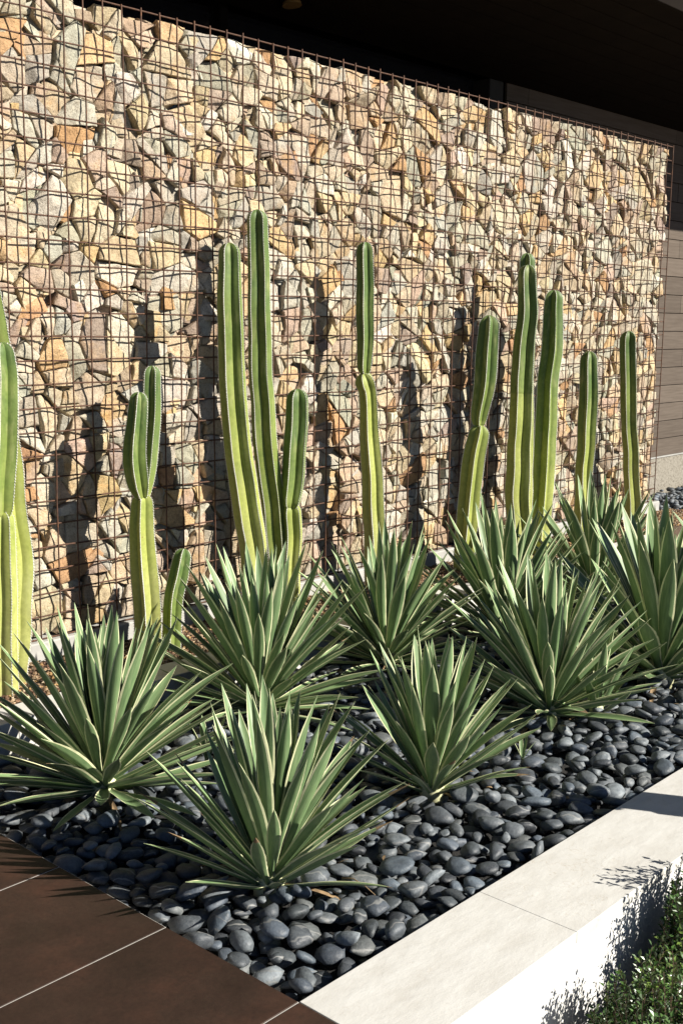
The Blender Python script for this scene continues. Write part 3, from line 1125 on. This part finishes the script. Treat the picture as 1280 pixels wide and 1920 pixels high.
UP = dict(age=(-0.12, 0.36), bottom_round=True)
LO = dict(age=(0.42, 0.80))
ALL = dict(age=(-0.10, 0.75))
cactus('thick jointed cactus with a green upper column, beside a taller unjointed one', [
    ('upper_stem', [(-0.718, -0.3, 1.239, 0.0506), (-0.716, -0.3, 1.129, 0.0589), (-0.733, -0.3, 0.864, 0.0614), (-0.748, -0.3, 0.68, 0.056), (-0.752, -0.3, 0.632, 0.046)], dict(UP, age=(0.0, .35))),
    ('lower_stem', [(-0.752, -0.3, 0.60, 0.052), (-0.756, -0.3, 0.5, 0.0585), (-0.76, -0.3, 0.345, 0.0602), (-0.77, -0.3, -0.11, 0.0653)], LO)])
cactus('stout unjointed yellow green cactus between the thick jointed one and the stone wall', [
    ('stem', [(-0.704, -0.2, 1.479, 0.051), (-0.686, -0.2, 1.287, 0.0618), (-0.673, -0.2, 1.04, 0.0646), (-0.653, -0.2, 0.744, 0.0676), (-0.626, -0.2, 0.416, 0.0687), (-0.643, -0.2, 0.198, 0.0669), (-0.676, -0.2, -0.12, 0.0629)], dict(age=(.2, .8)))])
cactus('forked cactus carrying two short green columns on one yellow green stump', [
    ('upper_stem', [(-0.069, -0.29, 1.035, 0.0407), (-0.083, -0.29, 0.927, 0.0476), (-0.093, -0.285, 0.79, 0.0523), (-0.073, -0.27, 0.683, 0.0482), (-0.050, -0.26, 0.622, 0.030)], UP),
    ('upper_stem', [(0.044, -0.23, 1.142, 0.0393), (0.034, -0.23, 0.962, 0.0441), (0.008, -0.235, 0.778, 0.0465), (-0.010, -0.24, 0.68, 0.040), (-0.022, -0.245, 0.618, 0.028)], UP),
    ('lower_stem', [(-0.034, -0.25, 0.585, 0.0511), (-0.034, -0.25, 0.454, 0.0583), (-0.027, -0.25, 0.262, 0.0634), (-0.006, -0.25, -0.12, 0.0642)], LO)])
cactus('small knee high leaning cactus beside the forked one', [
    ('stem', [(0.169, -0.27, 0.32, 0.0409), (0.146, -0.27, 0.237, 0.0457), (0.113, -0.27, 0.12, 0.0456), (0.100, -0.27, -0.12, 0.0458)], dict(age=(-.15, .2)))])
cactus('tall broad cactus with brown scars, the lower of the tall close pair', [
    ('stem', [(0.41, -0.33, 1.667, 0.052), (0.415, -0.33, 1.472, 0.0596), (0.434, -0.32, 1.14, 0.0641), (0.464, -0.31, 0.895, 0.0661), (0.515, -0.3, 0.642, 0.0697), (0.555, -0.3, 0.435, 0.0705), (0.596, -0.3, 0.17, 0.069), (0.62, -0.3, -0.12, 0.067)], dict(age=(.05, .85), phase=.35))])
cactus('tallest dark green cactus, touching the broad scarred one', [
    ('stem', [(0.693, -0.21, 1.84, 0.0497), (0.7, -0.21, 1.626, 0.0551), (0.709, -0.21, 1.279, 0.0583), (0.719, -0.21, 1.026, 0.0588), (0.754, -0.21, 0.715, 0.0622), (0.787, -0.22, 0.449, 0.0603), (0.817, -0.22, 0.176, 0.0584), (0.845, -0.22, -0.12, 0.0589)], dict(age=(-.05, .45), phase=.1))])
cactus('mid height jointed cactus beside the tall close pair', [
    ('upper_stem', [(0.896, -0.28, 0.997, 0.0572), (0.893, -0.28, 0.867, 0.06), (0.868, -0.28, 0.606, 0.0602), (0.853, -0.28, 0.51, 0.054), (0.851, -0.28, 0.480, 0.044)], UP),
    ('lower_stem', [(0.857, -0.28, 0.445, 0.0525), (0.861, -0.28, 0.314, 0.0528), (0.851, -0.28, 0.113, 0.053), (0.846, -0.28, -0.12, 0.0532)], LO)])
cactus('tall slim cactus standing alone, pinched above its middle', [
    ('upper_stem', [(1.48, -0.19, 1.74, 0.0471), (1.493, -0.19, 1.495, 0.0503), (1.494, -0.19, 1.274, 0.0478), (1.492, -0.19, 1.15, 0.0415), (1.494, -0.19, 1.115, 0.032)], dict(UP, phase=.5)),
    ('lower_stem', [(1.498, -0.19, 1.060, 0.0560), (1.521, -0.19, 0.993, 0.0511), (1.548, -0.19, 0.763, 0.0573), (1.564, -0.2, 0.473, 0.0636), (1.594, -0.2, 0.144, 0.0673), (1.612, -0.2, -0.12, 0.0678)], dict(LO, phase=.5))])
cactus('leaning spiny cactus with a narrow waist, beside the close trio', [
    ('upper_stem', [(2.333, -0.38, 1.363, 0.0606), (2.357, -0.36, 1.151, 0.0673), (2.367, -0.33, 0.966, 0.0618), (2.365, -0.31, 0.84, 0.0500), (2.363, -0.31, 0.795, 0.038)], dict(UP, phase=.7)),
    ('lower_stem', [(2.362, -0.31, 0.735, 0.062), (2.355, -0.29, 0.622, 0.0687), (2.365, -0.26, 0.397, 0.0694), (2.376, -0.23, 0.135, 0.0669), (2.396, -0.2, -0.12, 0.0644)], dict(LO, phase=.7, age=(.3, .6)))])
cactus('two toned column with a faint ring, in the close trio of cacti', [
    ('upper_stem', [(2.784, -0.34, 1.662, 0.0603), (2.79, -0.34, 1.396, 0.0671), (2.786, -0.33, 1.10, 0.072), (2.784, -0.33, 0.98, 0.0725), (2.783, -0.33, 0.955, 0.070)], dict(UP, phase=.2)),
    ('lower_stem', [(2.783, -0.33, 0.95, 0.071), (2.778, -0.33, 0.756, 0.0763), (2.79, -0.32, 0.426, 0.0819), (2.824, -0.32, 0.088, 0.0829), (2.849, -0.32, -0.12, 0.0802)], dict(LO, phase=.2))])
cactus('plain slim column of the close trio, its tip the highest of the three', [
    ('stem', [(2.892, -0.25, 1.747, 0.0517), (2.904, -0.25, 1.396, 0.0587), (2.923, -0.25, 0.742, 0.0631), (2.958, -0.25, -0.12, 0.0643)], ALL)])
cactus('leaning smooth column of the close trio, lower than its companions', [
    ('stem', [(3.161, -0.28, 1.523, 0.0633), (3.156, -0.28, 1.266, 0.0737), (3.123, -0.28, 0.866, 0.0741), (3.12, -0.28, 0.562, 0.078), (3.112, -0.28, 0.323, 0.0784), (3.094, -0.28, 0.048, 0.0753), (3.085, -0.28, -0.12, 0.0755)], dict(ALL, phase=.9))])
cactus('short dark single cactus, second from the building end of the stone wall', [
    ('stem', [(3.645, -0.27, 1.141, 0.06), (3.664, -0.27, 0.84, 0.0676), (3.659, -0.27, 0.591, 0.0644), (3.653, -0.27, 0.339, 0.0611), (3.676, -0.27, -0.12, 0.0617)], dict(ALL, phase=.4))])
cactus('slim single cactus nearest the building end of the stone wall', [
    ('stem', [(4.3, -0.2, 1.273, 0.0603), (4.325, -0.2, 1.033, 0.0607), (4.381, -0.2, 0.65, 0.0615), (4.446, -0.2, 0.334, 0.0622), (4.52, -0.2, -0.12, 0.0671)], dict(ALL, phase=.15))])


# ------------------------------------------------------------------ agaves
def leaf_mesh(seed, bend, width, chan, tip_dry=0.0):
    rd = random.Random(seed)
    n = 20
    U = [-1.0, -0.82, -0.42, 0.0, 0.42, 0.82, 1.0]
    v, f, mi = [], [], []
    prof = [(0, .60), (.06, .52), (.2, .62), (.4, .88), (.55, 1.0), (.68, .95), (.8, .74), (.9, .42), (.96, .18), (1.0, .012)]

    def W(t):
        for (a, x), (b, y) in zip(prof, prof[1:]):
            if t <= b:
                k = (t - a) / (b - a); k = k * k * (3 - 2 * k) if a > .5 else k
                return x + (y - x) * k
        return prof[-1][1]
    # smooth the width profile
    ts = [i / n for i in range(n + 1)]
    ws = [sum(W(min(1, max(0, t + e))) for e in (-.03, 0, .03)) / 3 if t < .97 else W(t) for t in ts]
    ph = rd.uniform(0, 6); am = rd.uniform(.0, .016)
    lean = rd.uniform(-.06, .06)
    x = z = 0.0; ang = 0.0
    C = []
    for i, t in enumerate(ts):
        C.append((x, lean * t * t + am * math.sin(3 * t + ph), z, ang))
        ang = bend * (t ** 1.3)
        x += math.cos(ang) / n; z += math.sin(ang) / n
    for i, t in enumerate(ts):
        cx, cy, cz, a = C[i]
        w = ws[i] * width
        ux, uz = -math.sin(a), math.cos(a)
        ch = chan * (1.0 - 0.55 * t)
        th = (0.016 * (1 - t) ** 1.5 + 0.0045) * (0.4 + 0.6 * min(1, ws[i]))
        for side in (1, -1):
            for u in U:
                jag = 1.0
                if abs(u) == 1.0 and 0.08 < t < .95: jag = 1 + rd.uniform(-.04, .05)
                h = ch * w * (abs(u) ** 1.35)
                h += (th * (1 - abs(u) ** 2.2) * (-1.25 if side < 0 else 0.10))
                if abs(u) == 1.0: h = ch * w
                v.append((cx + ux * h, cy + u * w * jag, cz + uz * h))
    m = len(U)
    for i in range(n):
        a = i * 2 * m; b = (i + 1) * 2 * m
        tt = (i + .5) / n
        for k in range(m - 1):
            mat = 1 if k in (0, m - 2) else 0
            if tt > .975: mat = 2
            elif tip_dry and tt > 1 - tip_dry: mat = 3
            f.append((a + k, b + k, b + k + 1, a + k + 1)); mi.append(mat)
            f.append((a + m + k, a + m + k + 1, b + m + k + 1, b + m + k)); mi.append(mat)
    me = pyd('leaf', v, f)
    me.polygons.foreach_set('material_index', mi)
    bm = bmesh.new(); bm.from_mesh(me); bmesh.ops.remove_doubles(bm, verts=bm.verts[:], dist=1e-5)
    bmesh.ops.recalc_face_normals(bm, faces=bm.faces[:])
    bm.to_mesh(me); bm.free()
    for k in ('leaf', 'margin', 'tip', 'dry'): me.materials.append(M[k])
    me.polygons.foreach_set('use_smooth', [True] * len(me.polygons))
    return me


LEAF_IN = [leaf_mesh(100 + k, random.uniform(-.02, .05), random.uniform(.038, .045), random.uniform(.6, .85)) for k in range(5)]
LEAF_MID = [leaf_mesh(200 + k, random.uniform(-.16, .08), random.uniform(.041, .050), random.uniform(.4, .85)) for k in range(12)]
LEAF_OUT = [leaf_mesh(300 + k, random.uniform(-.14, .14), random.uniform(.044, .054), random.uniform(.3, .75)) for k in range(12)]
LEAF_DRY = [leaf_mesh(400 + k, random.uniform(-.3, .2), random.uniform(.042, .050), random.uniform(.2, .5), random.uniform(.06, .14)) for k in range(5)]
LEAF_DEAD = [leaf_mesh(500 + k, random.uniform(-.5, -.2), random.uniform(.03, .04), .6, 1.1) for k in range(2)]


def agave(label, x, y, z, size, n, seed, low=2, tilt=(0, 0), dry=.12, wide=1.0):
    rd = random.Random(seed)
    root = empty('agave', (x, y, z))
    root.rotation_euler = (tilt[0], tilt[1], 0)
    tag(root, label, 'agave', 'variegated agaves in the pebble bed')
    core = tube_me('stem', [Vector((0, 0, -.06)), Vector((0, 0, .02)), Vector((0, 0, .10 * size)), Vector((0, 0, .16 * size))], [.05 * size, .06 * size, .045 * size, .01], 10)
    link('stem', core, root, M['margin'])
    ph = rd.uniform(0, 6.28)
    for k in range(n):
        t = (k + .5) / n                        # 0 innermost, 1 outermost
        phi = ph + k * 2.39996 + rd.uniform(-.14, .14)
        el = R(88 - (88 - low) * t ** 0.98 + rd.uniform(-6, 6))
        ln = size * (0.60 + 0.06 * math.sin(min(1, t * 2) * math.pi * .5) - 0.19 * t ** 1.6) * rd.uniform(.86, 1.08)
        if t < .05: ln *= .95
        r0 = size * (0.012 + 0.045 * t); h0 = size * (0.13 - 0.115 * t)
        if t < .14: src = LEAF_IN
        elif t < .6: src = LEAF_MID
        else: src = LEAF_DRY if rd.random() < dry else LEAF_OUT
        o = link('leaf', rd.choice(src), root)
        mw = Matrix.Translation((r0 * math.cos(phi), r0 * math.sin(phi), h0)) @ Matrix.Rotation(phi, 4, 'Z') @ Matrix.Rotation(-el, 4, 'Y') @ Matrix.Rotation(rd.uniform(-.22, .22), 4, 'X')
        sw = wide * rd.uniform(.88, 1.1)
        mw = mw @ Matrix.Diagonal((ln, ln * sw, ln, 1))
        o.matrix_basis = mw
    for k in range(2):
        phi = rd.uniform(0, 6.28)
        o = link('dead_leaf', rd.choice(LEAF_DEAD), root)
        o.matrix_basis = Matrix.Translation((.04 * math.cos(phi), .04 * math.sin(phi), .02)) @ Matrix.Rotation(phi, 4, 'Z') @ Matrix.Rotation(R(-2), 4, 'Y') @ Matrix.Diagonal((.3 * size,) * 3 + (1,))
    return root


ZP = -0.215
agave('full rounded agave beside the edging, in front of the thick jointed cactus', -0.90, -1.13, ZP, 0.87, 92, 1, low=5, wide=1.02)
agave('agave with browned leaf tips standing in the corner of tile floor and coping', -0.97, -2.01, ZP, 0.79, 70, 2, low=20, dry=.55, tilt=(0.0, .09), wide=1.04)
agave('upright medium agave with brown edged outer leaves, in the middle of the pebbles', -0.12, -1.93, ZP, 0.76, 68, 3, low=26, dry=.35, wide=1.1, tilt=(.05, -.03))
agave('largest dense agave, with a broad leaved offset at its foot', 0.82, -1.80, ZP, 0.91, 96, 4, low=10, dry=.08, wide=1.02, tilt=(-.04, .03))
agave('agave in front of the tall close pair of cacti', 0.02, -0.93, ZP, 0.94, 94, 5, low=6, dry=.08, wide=1.0, tilt=(.03, .03))
agave('agave in front of the tall slim lone cactus', 0.88, -0.88, ZP, 0.90, 78, 6, low=8, dry=.08)
agave('shaded agave in front of the close trio of cacti', 1.66, -1.0, ZP, 1.0, 84, 7, low=8, dry=.04)
agave('tall wide leaved agave beyond the largest one, next to the coping', 1.60, -1.90, ZP, 1.10, 76, 8, low=16, dry=.06, wide=1.25)
agave('agave in front of the two single cacti by the wall end', 2.60, -0.98, ZP, 1.02, 74, 9, low=8, dry=.04)
agave('last agave of the coping side row, towards the building', 2.55, -1.9, ZP, 1.05, 66, 10, low=12, dry=.04)
agave('small broad leaved agave offset growing at the foot of the largest agave', 0.95, -1.95, ZP + .005, 0.52, 14, 12, low=24, dry=0, wide=1.6)


def pup(label, x, y, s, n, seed):
    rd = random.Random(seed)
    root = empty('agave_seedling', (x, y, ZP + .02)); tag(root, label, 'agave seedling', 'young agave shoots among the pebbles')
    for k in range(n):
        o = link('leaf', rd.choice(LEAF_MID), root)
        o.matrix_basis = Matrix.Rotation(k * 2.4 + rd.uniform(-.3, .3), 4, 'Z') @ Matrix.Rotation(R(-rd.uniform(50, 80)), 4, 'Y') @ Matrix.Diagonal((s, s * 1.5, s, 1))


pup('tiny lone agave shoot poking out of the black pebbles', 0.30, -2.02, 0.10, 4, 1)
pup('small agave shoot between the front and rear agave rows', -0.50, -1.20, 0.17, 6, 2)

# ------------------------------------------------------------------ shrub outside the planter wall
def shrub(label, cx, cy, rx, ry, ztop, n, seed):
    rd = random.Random(seed)
    root = empty('shrub', (cx, cy, Z_LOW)); tag(root, label, 'shrub', 'small leaved shrubs outside the planter wall')
    inv = root.matrix_basis.inverted()
    LV, LF, LC, TV, TF = [], [], [], [], []

    def leaf(p, d, nrm, s, col):
        b = len(LV)
        side = d.cross(nrm).normalized()
        q = [p, p + d * s * .45 + side * s * .30 + nrm * s * .08, p + d * s * .5 - nrm * s * .02, p + d * s * .45 - side * s * .30 + nrm * s * .08, p + d * s]
        q.insert(3, p + d * s * .78)
        LV.extend([q[0], q[1], q[2], q[4], q[5]])
        LF.extend([(b, b + 2, b + 1), (b, b + 3, b + 2), (b + 1, b + 2, b + 4), (b + 2, b + 3, b + 4)])
        LC.extend(list(col) * 5)

    for k in range(n):
        a = rd.uniform(0, 6.283); r = math.sqrt(rd.random())
        ux, uy = r * math.cos(a), r * math.sin(a)
        dome = math.sqrt(max(0, 1 - .85 * r * r))
        ht = (ztop - Z_LOW) * dome * rd.uniform(.74, 1.06)
        tip = Vector((cx + ux * rx, cy + uy * ry, Z_LOW + ht))
        dirv = Vector((ux * .55 + rd.uniform(-.3, .3), uy * .35 + rd.uniform(-.3, .3), 1)).normalized()
        ln = rd.uniform(.16, .30)
        base = tip - dirv * ln
        if tip.y > Y_KOUT - .012: tip.y = Y_KOUT - .012
        pts = [base, base.lerp(tip, .5) + Vector((rd.uniform(-.01, .01), rd.uniform(-.01, .01), 0)), tip]
        for i in range(2):
            p, q = pts[i], pts[i + 1]
            d = (q - p).normalized(); s = d.cross(Vector((.3, .8, .1))).normalized() * (.0022 - .0008 * i); t = d.cross(s).normalized() * s.length
            b = len(TV)
            TV.extend([p + s, p - s * .5 + t, p - s * .5 - t, q + s * .7, q - s * .35 + t * .7, q - s * .35 - t * .7])
            TF.extend([(b, b + 1, b + 4, b + 3), (b + 1, b + 2, b + 5, b + 4), (b + 2, b, b + 3, b + 5)])
        steps = int(ln / .016)
        g0 = rd.uniform(.75, 1.25); yel = rd.random() < .3
        for i in range(steps + 1):
            t = i / steps
            p = pts[0].lerp(pts[1], t * 2) if t < .5 else pts[1].lerp(pts[2], t * 2 - 1)
            an = i * 1.57 + rd.uniform(-.5, .5)
            ax = dirv.cross(Vector((1, .2, 0))).normalized(); ay = dirv.cross(ax)
            for sgn in (1, -1):
                o_ = (ax * math.cos(an) + ay * math.sin(an)) * sgn
                d = (o_ * rd.uniform(.7, 1) + dirv * rd.uniform(.35, .95)).normalized()
                nrm = (dirv - d * dirv.dot(d)).normalized()
                s = rd.uniform(.015, .027) * (1 - .2 * t)
                gg = g0 * rd.uniform(.8, 1.2)
                col = (0.055 * gg, 0.115 * gg, 0.024 * gg, 1) if not (yel and t > .6) else (0.13 * gg, 0.20 * gg, 0.04 * gg, 1)
                pl = p + o_ * .002
                if pl.y + d.y * s < Y_KOUT - .004: leaf(pl, d, nrm, s, col)
    me = pyd('foliage', LV, LF)
    ca = me.color_attributes.new('tint', 'FLOAT_COLOR', 'POINT'); ca.data.foreach_set('color', LC)
    o = link('foliage', me, root, M['bleaf']); o.matrix_parent_inverse = inv; tag(o, kind='stuff')
    me = pyd('twigs', TV, TF)
    o = link('twigs', me, root, M['twig']); o.matrix_parent_inverse = inv; tag(o, kind='stuff')
    # main trunk
    o = link('trunk', tube_me('trunk', [Vector((cx, cy, Z_LOW - .03)), Vector((cx + .01, cy, Z_LOW + .2)), Vector((cx, cy + .01, ztop - .15))], [.014, .011, .006]), root, M['twig'])
    o.matrix_parent_inverse = inv


shrub('low green small leaved shrub against the white garden wall', -0.61, -3.03, 0.25, 0.20, -0.18, 520, 21)
shrub('taller green small leaved shrub whose sprigs rise above the coping', -0.16, -2.99, 0.38, 0.17, -0.02, 520, 22)

# ------------------------------------------------------------------ bollard that throws the dark band on the coping
bo = empty('bollard', (0.60, -3.30, Z_LOW))
tag(bo, 'dark bronze square bollard in the shrub bed beside the white garden wall', 'bollard')
child_box('shaft', (0.535, -3.365, Z_LOW - .02), (0.665, -3.235, 0.36), M['post'], bo, .006)
child_box('lens', (0.545, -3.355, 0.3602), (0.655, -3.245, 0.43), M['frame'], bo, .004)
child_box('cap', (0.53, -3.37, 0.4302), (0.67, -3.23, 0.48), M['post'], bo, .006)


# ------------------------------------------------------------------ litter on the pebbles
st = link('dry_stalk', tube_me('dry_stalk', [Vector((-0.845, -2.175, -0.172)), Vector((-0.835, -2.21, -0.166)), Vector((-0.842, -2.26, -0.168)), Vector((-0.846, -2.30, -0.178))], [.0022, .002, .0016, .001], 5), None, M['dry'])
tag(st, 'thin dry straw coloured stalk lying on the black pebbles', 'stalk')
